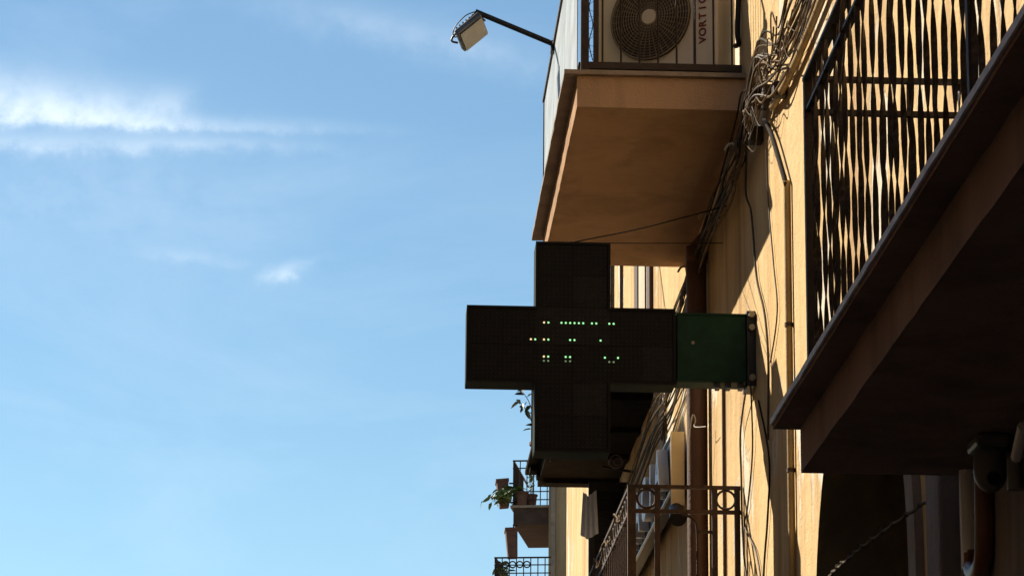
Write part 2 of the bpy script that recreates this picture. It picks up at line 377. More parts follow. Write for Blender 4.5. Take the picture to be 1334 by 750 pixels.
# french window behind the far balcony, brown frame and closed pale shutters
fw = MB().box(W - 0.03, W + 0.04, 24.05, 24.35, 6.78, 9.1).box(W - 0.03, W + 0.04, 22.95, 23.2, 6.78, 9.1).box(W - 0.03, W + 0.04, 23.2, 24.05, 8.95, 9.1).build('window_frame', 'wood_brown', bld)
for y0 in (23.2, 23.625):
    MB().box(W - 0.02, W + 0.03, y0 + 0.004, y0 + 0.42, 6.78, 8.95).build('shutter_leaf', 'cream_paint', fw)
for y0 in (17.6, 7.3):
    z0 = 7.27 if y0 > 10 else 3.86
    f = MB().box(W - 0.03, W + 0.03, y0, y0 + 0.09, z0, z0 + 2.2).box(W - 0.03, W + 0.03, y0 + 1.11, y0 + 1.2, z0, z0 + 2.2).box(W - 0.03, W + 0.03, y0 + 0.09, y0 + 1.11, z0 + 2.1, z0 + 2.2).build('window_frame', 'wood_brown', bld)
    for q in (0, 1):
        MB().box(W - 0.018, W + 0.02, y0 + 0.094 + q * 0.51, y0 + 0.596 + q * 0.51, z0, z0 + 2.096).build('shutter_leaf', 'wood_brown', f)

# ------------------------------------------------------------------ shared pieces
def rough_slab(x0, x1, y0, y1, z0, z1, j=0.003, step=0.12):
    # slab whose street edge and ends are hand-cast: slightly uneven outline
    n = int((y1 - y0) / step); m = MB(); vs = []; rnd = random.Random(int(y0 * 100) + int(z0 * 1000))
    chip = 0.0
    for i in range(n + 1):
        y = y0 + (y1 - y0) * i / n
        chip = rnd.uniform(0.003, 0.008) if rnd.random() < 0.035 else chip * 0.3
        a = rnd.gauss(0, j * 0.25); b = rnd.gauss(0, j * 0.15)
        vs += [(x1, y, z0), (x1, y, z1), (x0 + a + chip * 0.4, y, z1 + b * 0.6), (x0 + a + chip, y, z0 + b + chip * 0.6)]
    fs = [(i * 4 + k, i * 4 + (k + 1) % 4, (i + 1) * 4 + (k + 1) % 4, (i + 1) * 4 + k) for i in range(n) for k in range(4)] + [(0, 1, 2, 3), tuple(n * 4 + k for k in range(4))]
    return m.add(vs, fs)
def twisted_bar(h, w_, t, turns, seg):
    vs = []
    for i in range(seg + 1):
        a = turns * math.pi * i / seg; u = Vector((math.cos(a), math.sin(a), 0)); v = Vector((-math.sin(a), math.cos(a), 0))
        vs += [u * p * w_ / 2 + v * q * t / 2 + Vector((0, 0, h * i / seg)) for p, q in ((1, 1), (-1, 1), (-1, -1), (1, -1))]
    return MB().add(vs, [(i * 4 + k, i * 4 + (k + 1) % 4, (i + 1) * 4 + (k + 1) % 4, (i + 1) * 4 + k) for i in range(seg) for k in range(4)]).mesh('bar')
def round_bar(h, r, n=6): return MB().tube([(0, 0, 0), (0, 0, h)], r, n).mesh('bar')

# ------------------------------------------------------------------ upper balcony
ub = thing('balcony', (W, 18.75, 7.045), 'tan plastered balcony with frosted railing sheets holding the air conditioner', 'balcony', 'balconies on the ochre building')
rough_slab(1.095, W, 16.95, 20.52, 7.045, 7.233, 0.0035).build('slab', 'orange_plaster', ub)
rough_slab(1.019, W, 16.915, 20.60, 7.236, 7.262, 0.004).build('slab_edge', 'stone_lip', ub)
rl = MB().box(1.085, 1.125, 16.97, 20.56, 8.23, 8.255).box(1.108, 1.13, 17.0, 20.5, 7.31, 7.335).build('front_rail', 'iron', ub)
pm = MB().box(-0.014, 0.014, -0.014, 0.014, 0, 0.968).mesh('post')
for x, y in ((1.122, 18.17), (1.122, 19.35), (1.105, 20.535)): inst('post', pm, 'iron', ub, (x, y, 7.262))
for k in range(3):
    y0 = 17.02 + k * 1.18
    MB().box(1.098, 1.104, y0, y0 + 1.165, 7.28, 8.225).build('frosted_panel', 'frosted_sheet', ub)
er = MB().box(1.13, 2.06, 16.965, 16.995, 7.288, 7.328).build('end_rail', 'iron', ub)
MB().box(1.166, 2.06, 16.965, 16.995, 8.231, 8.255).build('end_rail', 'iron', ub)
bm_ = round_bar(0.905, 0.0065)
for k in range(8): inst('bar', bm_, 'iron', er, (2.005 - k * 0.1085, 16.98, 7.326))
MB().box(1.118, 1.165, 16.96, 17.0, 7.262, 8.23).build('corner_post', 'iron', ub)
MB().box(1.192, 1.222, 16.962, 16.998, 7.329, 8.229).build('corner_post', 'iron', ub)
ms = MB()
for k in range(24):
    z = 7.36 + k * 0.036
    ms.tube([(1.165, 16.982, z), (1.192, 16.982, z + (0.02 if k % 3 == 0 else -0.004))], 0.0013, 4)
ms.tube(smooth_path([(1.178 + 0.011 * (-1) ** k, 16.982, 7.34 + k * 0.11) for k in range(9)], 4), 0.003, 5)
ms.build('wire_mesh', 'iron', ub)
el = MB().box(1.13, 2.06, 20.52, 20.545, 8.23, 8.255).build('end_rail', 'iron', ub)
for k in range(8): inst('bar', bm_, 'iron', el, (2.005 - k * 0.1085, 20.532, 7.326))

# floodlight on the upper balcony rail
fl = thing('floodlight', (1.10, 19.35, 8.25), 'square floodlight on a dark arm reaching out from balcony rail', 'floodlight')
A = Vector((1.105, 19.38, 8.255)); B = Vector((0.572, 19.38, 8.475))
MB().tube([A + Vector((0.02, 0, -0.03)), A, B], 0.019, 8).build('arm', 'black_plastic', fl)
MB().box(A.x - 0.03, A.x + 0.03, 19.34, 19.42, 8.20, 8.275).build('clamp', 'black_plastic', fl, bevel=0.004)
fn = Vector((0.57, -0.375, -0.645)).normalized()               # the lamp's glass faces this way
fu = Vector((0.75, 0.0, 0.66)); fu = (fu - fn * fu.dot(fn)).normalized(); fw_ = fn.cross(fu)
FC = Vector((0.545, 19.36, 8.325))
MB().obox(FC, fu * 0.105, fw_ * 0.105, fn * 0.022).build('housing', 'floodlight_grey', fl, bevel=0.01)
MB().obox(FC + fn * 0.031, fu * 0.092, fw_ * 0.09, fn * 0.003).build('glass', 'lamp_glass', fl)
for k in range(6): MB().obox(FC - fn * 0.036 + fu * (-0.07 + k * 0.028), fu * 0.004, fw_ * 0.08, fn * 0.013).build('cooling_fin', 'floodlight_grey', fl)
MB().tube(smooth_path([FC + fu * 0.12, FC + fu * 0.12 - fn * 0.06, B - Vector((0, 0, 0.01)), FC - fu * 0.12 - fn * 0.06, FC - fu * 0.12], 5), 0.008, 6).build('bracket', 'floodlight_grey', fl)
MB().tube(smooth_path([B, B + Vector((-0.07, -0.02, -0.04)), FC + Vector((-0.115, 0, 0.02)), FC + Vector((-0.105, 0.0, -0.04)), FC - fn * 0.03], 6), 0.004, 5).build('cable', 'black_plastic', fl)

# air conditioner
yaw = R(32); ar = Vector((math.cos(yaw), -math.sin(yaw), 0)); an = Vector((-math.sin(yaw), -math.cos(yaw), 0)); az = Vector((0, 0, 1))
FR = Vector((1.93, 17.055, 7.35)); AW, AH, AD = 0.82, 0.70, 0.25
def ap(u, z, d=0): return FR - ar * (AW - u) + az * z - an * -d      # u from left on the front, d outwards
acu = thing('air_conditioner', (1.65, 17.35, 7.262), 'cream air conditioner outdoor unit with round fan grille on balcony', 'air conditioner')
MB().obox(FR - ar * AW / 2 - an * AD / 2 + az * AH / 2, ar * AW / 2, an * AD / 2, az * AH / 2).build('casing', 'ac_casing', acu, bevel=0.012)
UC, ZC, FRAD = 0.385, 0.365, 0.262
fc = ap(UC, ZC, 0.004)
disc = MB(); nn = 40
disc.add([fc + (ar * math.cos(2 * math.pi * k / nn) + az * math.sin(2 * math.pi * k / nn)) * FRAD for k in range(nn)], [tuple(range(nn))]); disc.build('fan_opening', 'ac_dark', acu)
bl = MB()
for k in range(3):
    a0 = 2 * math.pi * k / 3 + 0.4; q = [fc + an * 0.004]
    for s_ in range(9):
        a = a0 + 1.3 * s_ / 8; q.append(fc + an * (0.004 + 0.012 * s_ / 8) + (ar * math.cos(a) + az * math.sin(a)) * 0.235)
    bl.add(q, [(0, i, i + 1) for i in range(1, 9)])
bl.build('fan_blades', 'ac_dark', acu)
gr = MB()
for k in range(13): gr.ring(fc + an * (0.020 + 0.012 * (1 - (k / 12) ** 2)), ar, az, 0.055 + k * 0.0170, 0.0030 if k < 12 else 0.006, 36, 5)
for k in range(36):
    a = 2 * math.pi * k / 36; d = ar * math.cos(a) + az * math.sin(a)
    gr.tube([fc + d * 0.05 + an * 0.032, fc + d * 0.16 + an * 0.027, fc + d * 0.262 + an * 0.016], 0.0030, 4)
gr.build('fan_grille', 'ac_grille', acu)
hub = MB(); hub.add([fc + an * 0.038 + (ar * math.cos(2 * math.pi * k / 24) + az * math.sin(2 * math.pi * k / 24)) * 0.046 for k in range(24)] + [fc + an * 0.02 + (ar * math.cos(2 * math.pi * k / 24) + az * math.sin(2 * math.pi * k / 24)) * 0.05 for k in range(24)],
        [tuple(range(24))] + [(k, (k + 1) % 24, 24 + (k + 1) % 24, 24 + k) for k in range(24)]); hub.build('hub_cap', 'ac_hub', acu)
for u in (0.665, 0.672): MB().obox(ap(u, AH / 2, 0.001), ar * 0.0018, an * 0.003, az * (AH / 2 - 0.015)).build('seam', 'ac_dark', acu)
for k, ch in enumerate('VORTICE'):
    text_part(ch, 0.066, 0.003, 'brand_red', acu, ap(0.745, 0.175 + k * 0.050, 0.003), az, -ar)
for u in (0.12, 0.70):
    MB().obox(ap(u, -0.043, -AD / 2), ar * 0.03, an * 0.14, az * 0.043).build('foot', 'ac_dark', acu)
MB().tube(smooth_path([FR + ar * 0.02 - an * 0.2 + az * 0.18, FR + ar * 0.07 - an * 0.14 + az * 0.17, Vector((2.055, 17.12, 7.6)), Vector((2.062, 17.08, 7.9)), Vector((2.06, 17.1, 8.3))], 6), 0.016, 7).build('refrigerant_pipe', 'black_plastic', acu)

# ------------------------------------------------------------------ pharmacy cross
YF = 16.60
px = thing('pharmacy_cross', (W, 16.7, 5.35), 'black LED pharmacy cross sign on a green box bolted to wall', 'pharmacy sign')
CX0, CX1, CX2, CX3 = 0.462, 0.845, 1.265, 1.630
CZ0, CZ1, CZ2, CZ3 = 4.940, 5.328, 5.762, 6.137
def cross_poly(e=0.0):
    a0, a1, a2, a3 = CX0 + e, CX1 + e, CX2 - e, CX3 - e; b0, b1, b2, b3 = CZ0 + e, CZ1 + e, CZ2 - e, CZ3 - e
    return [(a1, b0), (a2, b0), (a2, b1), (a3, b1), (a3, b2), (a2, b2), (a2, b3), (a1, b3), (a1, b2), (a0, b2), (a0, b1), (a1, b1)]
MB().prism(cross_poly(), 1, YF + 0.012, YF + 0.21).build('housing', 'sign_rim', px, bevel=0.006)
fp = cross_poly(0.0); ip = cross_poly(0.014); rim = MB()
for i in range(12):
    a, b, c, d = fp[i], fp[(i + 1) % 12], ip[(i + 1) % 12], ip[i]
    vs = [(p[0], YF - 0.004, p[1]) for p in (a, b, c, d)] + [(p[0], YF + 0.0115, p[1]) for p in (a, b, c, d)]
    rim.add(vs, [(0, 1, 2, 3), (4, 7, 6, 5), (0, 4, 5, 1), (2, 6, 7, 3)])
rim.build('face_frame', 'sign_face', px)
face = MB().prism(cross_poly(0.0145), 1, YF + 0.0085, YF + 0.0115).build('display_panel', 'sign_face', px)
for (a0, a1, b0, b1) in ((CX0 + .016, CX1, CZ1 + .016, CZ2 - .016), (CX1, CX2, CZ1, CZ2), (CX2, CX3 - .016, CZ1 + .016, CZ2 - .016), (CX1 + .016, CX2 - .016, CZ2, CZ3 - .016), (CX1 + .016, CX2 - .016, CZ0 + .016, CZ1)):
    for i in range(2):
        for j_ in range(2):
            d = random.uniform(0, 0.0008)
            MB().box(a0 + (a1 - a0) * i / 2 + .0016, a0 + (a1 - a0) * (i + 1) / 2 - .0016, YF + .004 - d, YF + .0082, b0 + (b1 - b0) * j_ / 2 + .0016, b0 + (b1 - b0) * (j_ + 1) / 2 - .0016).build('display_module', random.choice(('sign_face', 'sign_face_worn')), face)
PIT = 0.0243
led = MB(); n = 8
led.add([(0.0060 * math.cos(2 * math.pi * k / n), 0, 0.0060 * math.sin(2 * math.pi * k / n)) for k in range(n)] + [(0.004 * math.cos(2 * math.pi * k / n), -0.006, 0.004 * math.sin(2 * math.pi * k / n)) for k in range(n)],
        [(k, (k + 1) % n, n + (k + 1) % n, n + k) for k in range(n)] + [tuple(range(n, 2 * n))], True)
# lit diodes: column, row on the diode grid (column 0 at x=0.862, row 0 at z=5.68)
X0, Z0 = 0.894, 5.671
rows = {0: ([0, 1, 4, 5, 6, 7, 8, 9, 11, 12, 15, 16], 'led_green'), 4: ([-3, -2, 0, 1, 6, 7, 13], 'led_green'), 8: ([0, 1, 5, 6, 14, 17], 'led_green'), 9: ([0, 1, 5, 6, 15, 16], 'led_dim')}
lit = {(c, r): m for r, (cs, m) in rows.items() for c in cs}
for q in ((0, 0), (-3, 4), (0, 4), (0, 8)): lit[q] = 'led_amber'
led_meshes = {}
for m_ in ('led_green', 'led_amber', 'led_dim'):
    me = led.mesh('diode'); me.materials.append(MATS[m_]); led_meshes[m_] = me
offs = MB()
for r_ in range(-20, 34):
    for c_ in range(-20, 34):
        x = X0 + c_ * PIT; z = Z0 - r_ * PIT
        inx = (CX0 + 0.025 < x < CX3 - 0.025 and CZ1 + 0.025 < z < CZ2 - 0.025) or (CX1 + 0.025 < x < CX2 - 0.025 and CZ0 + 0.025 < z < CZ3 - 0.025)
        if not inx: continue
        if (c_, r_) in lit: inst('diode', led_meshes[lit[(c_, r_)]], None, face, (x, YF + 0.0030, z))
        else: offs.add([Vector(v) * 0.62 + Vector((x, YF + 0.0031, z)) for v in led.v], led.f, True)
offs.build('unlit_diodes', 'led_off', face, kind='stuff')
gb = MB().box(1.636, 2.03, YF + 0.02, YF + 0.20, 5.352, 5.748).build('bracket_box', 'sign_green', px, bevel=0.008)
MB().box(1.636, 2.03, YF + 0.012, YF + 0.0195, 5.735, 5.745).box(1.636, 2.03, YF + 0.012, YF + 0.0195, 5.355, 5.365).build('box_trim', 'sign_green', gb)
MB().tube([(1.728, YF + 0.021, 5.575), (1.728, YF + 0.014, 5.575)], 0.010, 10).build('key_lock', 'ring_grey', gb)
for x in (1.87, 1.93, 2.0): MB().box(x - 0.012, x + 0.012, YF + 0.03, YF + 0.12, 5.325, 5.353).build('clip', 'black_plastic', gb)
MB().box(2.03, 2.078, YF + 0.0, YF + 0.22, 5.33, 5.76).build('mounting_plate', 'black_plastic', px)
for z, y in ((5.735, YF - 0.012), (5.375, YF - 0.012), (5.66, YF - 0.012)):
    MB().tube([(2.055, y + 0.012, z), (2.055, y - 0.02, z)], 0.018, 8).build('bolt', 'cable_pale', px)
# cable stay from the cross top back to the wall
st = MB().tube(smooth_path([(1.05, 16.70, 6.135), (1.07, 16.72, 6.17), (1.5, 17.22, 6.40), (W - 0.01, 17.9, 6.74)], 6), 0.0045, 5)
st.tube(smooth_path([(1.07, 16.72, 6.165), (1.5, 17.3, 6.33), (W - 0.01, 18.1, 6.56)], 6), 0.003, 5)
st.tube([(1.0, 16.70, 6.14), (1.05, 16.70, 6.16), (1.10, 16.70, 6.14)], 0.009, 6)
st.build('stay_wire', 'cable_dark', px)

# ------------------------------------------------------------------ balcony beyond the cross
b3 = thing('balcony', (W, 24.6, 6.62), 'shade-darkened balcony on corbels behind the pharmacy cross', 'balcony', 'balconies on the ochre building')
MB().box(1.385, W, 22.62, 26.64, 6.64, 6.752).build('slab', 'shaded_soffit', b3)
MB().box(1.277, W, 22.55, 26.70, 6.755, 6.80).build('slab_edge', 'shaded_soffit', b3, bevel=0.006)
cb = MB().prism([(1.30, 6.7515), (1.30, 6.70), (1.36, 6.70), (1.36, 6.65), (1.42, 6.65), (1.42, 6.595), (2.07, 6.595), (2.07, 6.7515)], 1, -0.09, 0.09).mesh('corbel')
for y in (22.9, 24.1, 25.2, 26.3): inst('corbel', cb, 'shaded_soffit', b3, (0, y, 0))
f3 = MB().box(1.315, 1.345, 22.6, 26.66, 7.74, 7.76).box(1.32, 1.34, 22.6, 26.66, 6.86, 6.875).build('front_rail', 'iron', b3)
me = round_bar(0.94, 0.007)
for k in range(31): inst('bar', me, 'iron', f3, (1.33, 22.66 + k * 0.132, 6.80))
e3 = MB().box(1.345, 2.06, 22.6, 22.625, 7.74, 7.76).build('end_rail', 'iron', b3)
MB().box(1.345, 2.06, 22.6, 22.625, 6.86, 6.875).build('end_rail', 'iron', b3)
for x in (1.33, 1.46, 1.60, 1.73, 1.80, 1.99): inst('bar', me, 'iron', e3, (x, 22.612, 6.80))

def leaf_mesh(L=0.10, w_=0.045, bend=0.25):
    vs = [(0, 0, 0), (L * .35, w_ / 2, L * 0.05), (L * .35, -w_ / 2, L * 0.05), (L * .35, 0, 0.0), (L * .75, w_ * .36, -L * bend * .4), (L * .75, -w_ * .36, -L * bend * .4), (L * .75, 0, -L * bend * .55), (L, 0, -L * bend)]
    return MB().add(vs, [(0, 3, 1), (0, 2, 3), (1, 3, 6, 4), (3, 2, 5, 6), (4, 6, 7), (6, 5, 7)]).mesh('leaf')

def plant(name, base, label, nst, height, spread, lean, L, lm, pot=True, group=None, perst=6, droop=0.0, potr=0.11, poth=0.2):
    p = thing(name, base, label, 'plant', group); base = Vector(base)
    z0 = 0.0
    if pot:
        q = MB(); rr = [(0.75, 0), (0.95, 0.85), (1.08, 0.86), (1.08, 1.0), (0.9, 1.0), (0.88, 0.9)]; nn = 14; vs = []
        for a_, h_ in rr: vs += [base + Vector((potr * a_ * math.cos(2 * math.pi * k / nn), potr * a_ * math.sin(2 * math.pi * k / nn), poth * h_)) for k in range(nn)]
        fs = [(i * nn + k, i * nn + (k + 1) % nn, (i + 1) * nn + (k + 1) % nn, (i + 1) * nn + k) for i in range(len(rr) - 1) for k in range(nn)] + [tuple(range(nn)), tuple(range((len(rr) - 1) * nn, len(rr) * nn))]
        q.add(vs, fs); q.build('pot', 'terracotta', p); z0 = poth * 0.9
    me = leaf_mesh(L, L * 0.42)
    for s_ in range(nst):
        a = random.uniform(0, 6.28); sp = random.uniform(0.3, 1) * spread; h = height * random.uniform(0.6, 1.1)
        p0 = base + Vector((0.03 * math.cos(a), 0.03 * math.sin(a), z0)); tip = p0 + Vector((math.cos(a) * sp, math.sin(a) * sp, h)) + Vector(lean) * random.uniform(0.6, 1.1)
        mid = p0 + (tip - p0) * 0.5 + Vector((0, 0, abs(h) * 0.25 + droop))
        path = smooth_path([p0, mid, tip], 6); MB().tube(path, 0.006, 5, 0.002).build('stem', 'stem', p)
        for k in range(perst):
            i = int(len(path) * (0.25 + 0.75 * (k + random.random() * 0.6) / perst)); i = min(i, len(path) - 1)
            sc = random.uniform(0.7, 1.25)
            inst('leaf', me, lm, p, path[i], (random.uniform(-0.8, 0.8), random.uniform(-0.5, 0.9), random.uniform(0, 6.28)), (sc, sc, sc))
    return p
plant('trailing_plant', (1.42, 26.45, 6.80), 'green trailing plant spilling over the dark balcony behind cross', 5, 0.42, 0.12, (-0.14, 0.25, 0.15), 0.10, 'leaf_dark', perst=8)

# ------------------------------------------------------------------ first floor balcony beyond the cross
b4 = thing('balcony', (W, 19.0, 3.7), 'balcony with iron ring frieze railing in front of lettered sign', 'balcony', 'balconies on the ochre building')
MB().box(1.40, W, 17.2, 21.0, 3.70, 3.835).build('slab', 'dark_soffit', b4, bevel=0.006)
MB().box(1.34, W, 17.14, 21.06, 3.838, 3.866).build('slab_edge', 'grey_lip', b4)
YR = 17.275
e4 = MB().box(1.415, 2.075, YR - 0.018, YR + 0.018, 4.872, 4.890).build('end_rail', 'rusty_iron', b4)
MB().box(1.463, 2.075, YR - 0.012, YR + 0.012, 4.728, 4.750).build('end_rail', 'rusty_iron', b4)
MB().box(1.415, 1.462, YR - 0.022, YR + 0.022, 3.866, 4.871).build('corner_post', 'rusty_iron', b4)
pb = MB().box(-0.016, 0.016, -0.014, 0.014, 0, 0.861).mesh('bar')
for x in (1.585, 1.915, 2.045): inst('bar', pb, 'rusty_iron', e4, (x, YR, 3.866))
sb = MB().box(-0.016, 0.016, -0.014, 0.014, 0, 0.121).mesh('short_bar')
for x in (1.585, 1.915, 2.045): inst('short_bar', sb, 'rusty_iron', e4, (x, YR, 4.751))
rg = MB().ring((0, 0, 0), (1, 0, 0), (0, 0, 1), 0.054, 0.007, 20, 6).mesh('ring')
for x in (1.525, 1.98): inst('ring', rg, 'rusty_iron', e4, (x, YR, 4.811))
MB().tube(smooth_path([(1.73, YR, 4.725), (1.79, YR, 4.70), (1.815, YR, 4.63), (1.815, YR, 4.30)], 6), 0.009, 6).build('scroll', 'rusty_iron', e4)
MB().box(1.82, 1.90, YR - 0.006, YR + 0.006, 4.615, 4.632).build('cross_piece', 'rusty_iron', e4)
f4 = MB().box(1.418, 1.446, YR + 0.024, 20.95, 4.868, 4.886).box(1.422, 1.442, YR + 0.024, 20.95, 4.73, 4.75).build('front_rail', 'rusty_iron', b4)
fb = round_bar(0.864, 0.0075)
for k in range(24):
    inst('bar', fb, 'rusty_iron', f4, (1.432, YR + 0.15 + k * 0.15, 3.866))
    inst('ring', rg, 'rusty_iron', f4, (1.432, YR + 0.225 + k * 0.15, 4.808), (0, 0, R(90)))
# pale twisted rope tied along the front rail
rp = [(1.40 - 0.012 * (k % 2), YR + 0.05 + k * 0.12, 4.78 - 0.05 * math.sin(k * 0.9) + random.uniform(-0.015, 0.015)) for k in range(28)]
tag(MB().tube(smooth_path(rp, 4), 0.006, 5).build('rope', 'cable_tan'), 'pale rope tied along the front of the ring frieze railing', 'rope')

# ------------------------------------------------------------------ sign with letters
sg = thing('shop_sign', (W, 22.4, 5.40), 'long pharmacy fascia sign with white raised letters above ring frieze railing', 'sign')
MB().box(1.955, 2.03, 20.19, 24.55, 5.40, 5.80).build('panel', 'sign_back', sg, bevel=0.004)
MB().box(1.945, 2.035, 20.17, 20.187, 5.31, 5.81).build('end_cap', 'sign_cream', sg)
for y in (20.6, 22.3, 24.1): MB().box(2.03, W, y, y + 0.05, 5.5, 5.7).build('bracket', 'iron', sg)
MB().box(1.94, 1.954, 20.19, 24.55, 5.785, 5.803).box(1.94, 1.954, 20.19, 24.55, 5.397, 5.413).build('trim', 'white_letters', sg)
for k, ch in enumerate('FARMACIA'):
    text_part(ch, 0.42, 0.07, 'white_letters', sg, (1.915, 24.22 - k * 0.53, 5.452), (0, -1, 0), (0, 0, 1), 1.25)
sp = thing('clump', (2.0, 20.1, 5.2), 'small dark spotlight fixed to wall under end of lettered sign', 'lamp')  # stands in for an unidentified dark clump; no lamp known here
MB().tube([(1.98, 20.05, 5.20), (1.98, 20.22, 5.30)], 0.06, 12, 0.045).build('clump_body', 'black_plastic', sp)
MB().tube(smooth_path([(1.98, 20.2, 5.29), (2.02, 20.22, 5.24), (2.075, 20.22, 5.24)], 4), 0.012, 6).build('bracket', 'black_plastic', sp)

# dark shutter leaf, ring bracket and hanging cloth further along the wall
sh = thing('shutter', (2.05, 25.2, 4.3), 'dark open louvred shutter standing out from wall past lettered sign', 'shutter')
sf = MB().box(1.74, 1.79, 25.2, 25.24, 4.3, 6.42).box(2.02, 2.07, 25.2, 25.24, 4.3, 6.42).box(1.79, 2.02, 25.2, 25.24, 4.3, 4.38).box(1.79, 2.02, 25.2, 25.24, 6.34, 6.42).build('frame', 'wood_dark', sh)
sm_ = MB().obox((0, 0, 0), (0.115, 0, 0), (0, 0.014, 0.026), (0, -0.004, 0.002)).mesh('slat')
for k in range(48): inst('slat', sm_, 'wood_dark', sh, (1.905, 25.22, 4.41 + k * 0.0405))
rb = thing('ring_bracket', (W, 24.75, 6.42), 'grey coiled ring on an iron wall bracket below shade-darkened balcony', 'bracket')
MB().tube([(W, 24.75, 6.42), (1.82, 24.75, 6.46)], 0.012, 6).build('arm', 'iron', rb)
MB().ring((1.93, 24.73, 6.50), (1, 0, 0), (0, 0, 1), 0.055, 0.007, 22, 6).ring((1.945, 24.71, 6.495), (1, 0, 0), (0, 0.3, 1), 0.032, 0.006, 18, 6).build('ring', 'ring_grey', rb)
cl = MB(); nu, nv = 14, 8
for s_ in (0, 1):
    vs = [(1.655 + 0.15 * (u / nu) * (0.75 + 0.25 * v / nv) + 0.02 * (1 - v / nv), 24.95 + 0.02 * math.sin(u * 1.5) + s_ * 0.008, 6.34 - 0.36 * v / nv - 0.09 * (1 - abs(u / nu - 0.4))) for v in range(nv + 1) for u in range(nu + 1)]
    cl.add(vs, [(v * (nu + 1) + u, v * (nu + 1) + u + 1, (v + 1) * (nu + 1) + u + 1, (v + 1) * (nu + 1) + u) for v in range(nv) for u in range(nu)], True)
tag(cl.build('hanging_cloth', 'cloth_grey', base=(1.76, 24.95, 6.0)), 'pale grey cloth hanging in folds beside the dark shutter', 'cloth')

# ------------------------------------------------------------------ near balcony
br = thing('balcony', (W, 7.4, 3.65), 'dark balcony with dense twisted iron bars and heavy brown slab', 'balcony', 'balconies on the ochre building')
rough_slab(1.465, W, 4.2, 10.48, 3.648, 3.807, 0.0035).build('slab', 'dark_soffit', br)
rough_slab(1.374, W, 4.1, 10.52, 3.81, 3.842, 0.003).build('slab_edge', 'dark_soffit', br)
rough_slab(1.364, 1.371, 4.1, 10.524, 3.824, 3.846, 0.0025).build('skylit_edge', 'skylit_pale', br)  # added pale strip; skylight on the lip edge is put into its colour
YN = 10.2; XR = 1.473; ZT = 5.005
f5 = MB().box(XR - 0.02, XR + 0.02, 4.2, YN + 0.02, ZT - 0.012, ZT).build('front_rail', 'skylit_rail', br)
MB().box(XR - 0.014, XR + 0.014, 4.2, YN - 0.018, ZT - 0.130, ZT - 0.118).build('front_rail', 'skylit_rail', br)
e5 = MB().box(XR + 0.021, W - 0.01, YN - 0.018, YN + 0.018, ZT - 0.014, ZT).build('end_rail', 'iron', br)
MB().box(XR + 0.018, W - 0.01, YN - 0.012, YN + 0.012, ZT - 0.138, ZT - 0.120).build('end_rail', 'iron', br)
MB().box(XR - 0.010, XR + 0.010, 7.31, 7.34, 3.842, ZT - 0.013).build('post', 'iron', br)
MB().box(XR - 0.018, XR + 0.017, YN - 0.017, YN + 0.017, 3.842, ZT - 0.013).build('corner_post', 'iron', br)
HB = ZT - 0.016 - 3.842
tb = [twisted_bar(HB, 0.0175, 0.006, t_, 34) for t_ in (4.0, 4.5)]
y = YN - 0.09; k = 0
while y > 4.3:      # flat bars twisted as they were forged, a little out of true
    inst('bar', tb[k % 2], 'iron', f5, (XR, y, 3.842), (random.gauss(0, 0.006), random.gauss(0, 0.007), 0.5 + 0.55 * k + random.gauss(0, 0.25))); y -= random.uniform(0.118, 0.136); k += 1
for k in range(6): inst('bar', tb[k % 2], 'iron', e5, (XR + 0.085 + k * 0.09, YN, 3.842), (0, random.gauss(0, 0.010), 0.8 * k))

# ------------------------------------------------------------------ pipes and conduits
dp = thing('downpipe', (2.0, 19.05, 0), 'thick reddish brown downpipe running up wall beside the lettered sign', 'pipe')
MB().tube(smooth_path([(2.005, 19.05, 0.1), (2.005, 19.05, 3.0), (2.005, 19.05, 6.5), (2.005, 19.05, 6.66), (2.03, 19.05, 6.78), (2.10, 19.05, 6.86)], 4), 0.066, 16).build('pipe', 'brown_pipe', dp)
for z in (2.2, 4.4, 6.2): MB().tube([(2.005, 19.05, z), (2.005, 19.05, z + 0.05)], 0.073, 16).box(2.06, 2.08, 19.03, 19.07, z, z + 0.05).build('pipe_clip', 'iron', dp)
cd = thing('conduit', (2.06, 15.08, 0.2), 'thin ochre conduit running down the sunlit wall by arched doorway', 'pipe')
MB().tube([(2.058, 15.08, 6.07), (2.058, 15.08, 0.3)], 0.0185, 10).build('pipe', 'ochre_pipe', cd)
MB().tube(smooth_path([(2.045, 15.84, 6.64), (2.045, 15.55, 6.46), (2.05, 15.12, 6.10), (2.056, 15.08, 6.04)], 5), 0.014, 8).build('flexible_end', 'cable_dark', cd)
for z in (5.3, 4.55, 3.6): MB().tube([(2.058, 15.08, z), (2.058, 15.08, z + 0.02)], 0.023, 10).build('pipe_clip', 'rusty_iron', cd)
tp = thing('conduit', (2.065, 18.35, 3.0), 'slim brown conduit just beside the thick reddish downpipe', 'pipe')
MB().tube([(2.068, 18.12, 3.0), (2.068, 18.12, 6.0)], 0.011, 8).build('pipe', 'brown_pipe', tp)
# two slender conduits by the far french window
for y, m_, lb in ((26.85, 'cable_grey', 'slender grey conduit on lit wall past brown framed shutters'), (25.85, 'cable_brown', 'slender brown conduit nearer the brown framed shutters')):
    tag(MB().tube([(2.066, y, 6.82), (2.066, y, 9.9)], 0.013, 8).build('conduit', m_, base=(2.066, y, 6.82)), lb, 'pipe')

